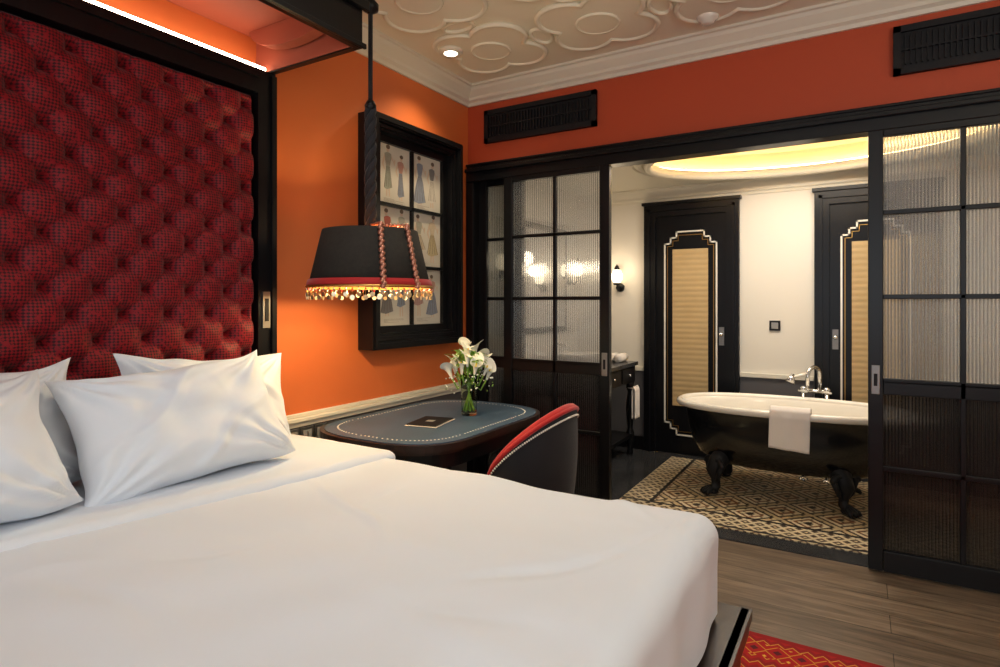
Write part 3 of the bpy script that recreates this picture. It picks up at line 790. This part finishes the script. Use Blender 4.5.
m.cyl((fx-.15, fy-.05, .755), (fx-.03, fy-.02, .79), .012, .012, PORC, 10); m.cyl((fx-.14, fy-.045, .78), (fx-.16, fy-.07, .72), .012, .036, CHROME, 16)
m.build('bathtub_faucet')

# ------------------------------------------------------------------ vanity
m = M(); vx0, vx1, vy0, vy1 = .085, .70, .40, 1.55; VZ = .80
m.box(vx0, vx1+.01, vy0, vy1, VZ-.03, VZ, MARBLE); m.box(vx0+.01, vx1-.01, vy0+.02, vy1-.02, VZ-.17, VZ-.03, BLACK)
for a, b in ((vy0+.05, vy0+.36), (vy0+.40, vy0+.75), (vy0+.79, vy1-.05)):
    m.box(vx1-.01, vx1, a, b, VZ-.155, VZ-.045, BLACK); m.sph((vx1+.008, (a+b)/2, VZ-.10), .011, CHROME, 10, 8)
m.box(vx0, vx1-.02, vy0+.03, vy1-.03, .16, .19, BLACK)
for x in (vx0+.05, vx1-.045):
    for y in (vy0+.05, vy1-.05):
        m.lathe([(0, .009), (.022, .009), (.028, .03), (.018, .06), (.03, .10), (.034, .15), (.034, .20), (.02, .23), (.032, .32), (.036, .42), (.026, .50), (.018, .54), (.034, .57), (.036, .63), (0, .63)], (x, y, 0), BLACK, 18)
m.lathe([(.06, .002), (.15, .04), (.19, .095), (.195, .10), (.18, .095), (.13, .03), (0, .015)], ((vx0+vx1)/2, 1.0, VZ), PORC, 36)
m.cyl((.16, 1.0, VZ), (.16, 1.0, VZ+.14), .012, .012, CHROME, 10); m.tube([(.16, 1.0, VZ+.13), (.2, 1.0, VZ+.17), (.27, 1.0, VZ+.16), (.29, 1.0, VZ+.13)], .01, CHROME, 8)
m.tube([(vx1-.01, 1.30, .60), (vx1+.035, 1.30, .60), (vx1+.035, 1.50, .60), (vx1-.01, 1.50, .60)], .006, CHROME, 8)
m.build('bathroom_vanity', .002, recalc=True)
m = M()
def tw2(u, v):
    s_ = (v-.5)*2; return (vx1+.037+.013*(1 if s_ > 0 else -1)*min(1, abs(s_)*8)+.003*sin(u*16), 1.34+.12*u, .612-.27*abs(s_)+(.0 if abs(s_) > .1 else -.004))
m.grid(tw2, 18, 40, TOWEL); m.build('hand_towel', solid=.005)
m = M()
for y in (.52, .64, 1.26): m.lathe([(0, 0), (.025, 0), (.027, .08), (.012, .10), (.012, .13), (0, .13)], (.2, y, VZ+.002), PORC, 16)
m.build('toiletry_bottles')
m = M()
m.cyl((.52, 1.34, VZ+.036), (.52, 1.52, VZ+.036), .035, .035, TOWEL, 20); m.cyl((.60, 1.34, VZ+.036), (.60, 1.52, VZ+.036), .035, .035, TOWEL, 20)
m.build('rolled_towels')
m = M(); m.box(.062, .085, .45, 1.45, 1.05, 1.95, BLACK); m.box(.085, .09, .50, 1.40, 1.10, 1.90, MIRROR); m.build('wall_mirror', .003)
def sconce(name, p, d):
    m = M(); p = Vector(p); d = Vector(d)
    m.cyl(p, p+d*.02, .04, .035, BLACK, 20); m.tube([p, p+d*.06+Vector((0, 0, -.03)), p+d*.09+Vector((0, 0, .02))], .008, BLACK, 8)
    c = p+d*.09
    m.lathe([(0, .02), (.025, .02), (.035, .035), (.03, .04), (0, .04)], c, BLACK, 18)
    m.lathe([(.025, .04), (.046, .07), (.05, .11), (.034, .15), (.012, .17), (0, .17)], c, BULB, 20)
    m.lathe([(0.03, .155), (.02, .18), (.006, .20), (0, .21)], c, BLACK, 12)
    m.build(name)
sconce('wall_sconce', (.48, BY-.001, 1.44), (0, -1, 0)); sconce('wall_sconce', (.06, .36, 1.50), (1, 0, 0)); sconce('wall_sconce', (.06, 1.55, 1.50), (1, 0, 0))

# ------------------------------------------------------------------ lights
def area(name, loc, rot, sx, sy, e, col=(1, 1, 1)):
    l = bpy.data.lights.new(name, 'AREA'); l.shape = 'RECTANGLE'; l.size = sx; l.size_y = sy; l.energy = e; l.color = col
    o = bpy.data.objects.new(name, l); scene.collection.objects.link(o); o.location = loc; o.rotation_euler = rot; return o
def point(name, loc, e, col, r=.05):
    l = bpy.data.lights.new(name, 'POINT'); l.energy = e; l.color = col; l.shadow_soft_size = r
    o = bpy.data.objects.new(name, l); scene.collection.objects.link(o); o.location = loc; return o
def spot(name, loc, e, col, ang=100, blend=.8, r=.05, tgt=None):
    l = bpy.data.lights.new(name, 'SPOT'); l.energy = e; l.color = col; l.spot_size = radians(ang); l.spot_blend = blend; l.shadow_soft_size = r
    o = bpy.data.objects.new(name, l); scene.collection.objects.link(o); o.location = loc
    if tgt: o.rotation_euler = (Vector(tgt)-Vector(loc)).to_track_quat('-Z', 'Y').to_euler()
    return o
area('window_daylight', (2.4, FY-.02, 1.5), (radians(90), 0, 0), 2.9, 1.5, 28, (.86, .93, 1))
area('overhead_fill', (2.6, -3.4, CH-.03), (0, 0, 0), 2.2, 1.8, 9, (.92, .96, 1))  # soft fill added out of view above the bed, no actual fixture
area('ceiling_bounce_fill', (3.9, -3.2, 1.75), (radians(180), 0, 0), .8, 2.6, 46, (1, .97, .91))  # added floating fill aimed up to brighten the ceiling, no lamp stands here
spot('downlight_lamp', (.30, -.62, CH-.04), 38, (1, .80, .50), 120, .9, .04)
spot('downlight_lamp', (1.0, -1.9, CH-.04), 22, (1, .95, .87), 105, .9, .05)
spot('downlight_lamp', (1.9, -.75, CH-.04), 16, (1, .88, .7), 120, .9, .06)
point('pendant_bulb', (lx, ly, 1.44), 17, (1, .82, .42), .04)
area('bath_ceiling_light', (2.0, .93, BC+.05), (0, 0, 0), 1.0, .6, 23, (1, .93, .82))
spot('bath_downlight', (1.2, 1.1, BC-.02), 14, (1, .84, .62), 130, .9, .06)
spot('bath_downlight', (3.0, .9, BC-.02), 12, (1, .84, .62), 130, .9, .06)
point('sconce_bulb', (.48, BY-.2, 1.60), 2, (1, .8, .55), .05)
point('sconce_bulb', (.25, .36, 1.62), 2, (1, .8, .55), .05)
w = bpy.data.worlds.new('world'); scene.world = w; w.use_nodes = True
w.node_tree.nodes['Background'].inputs[0].default_value = (.8, .88, 1, 1); w.node_tree.nodes['Background'].inputs[1].default_value = .6
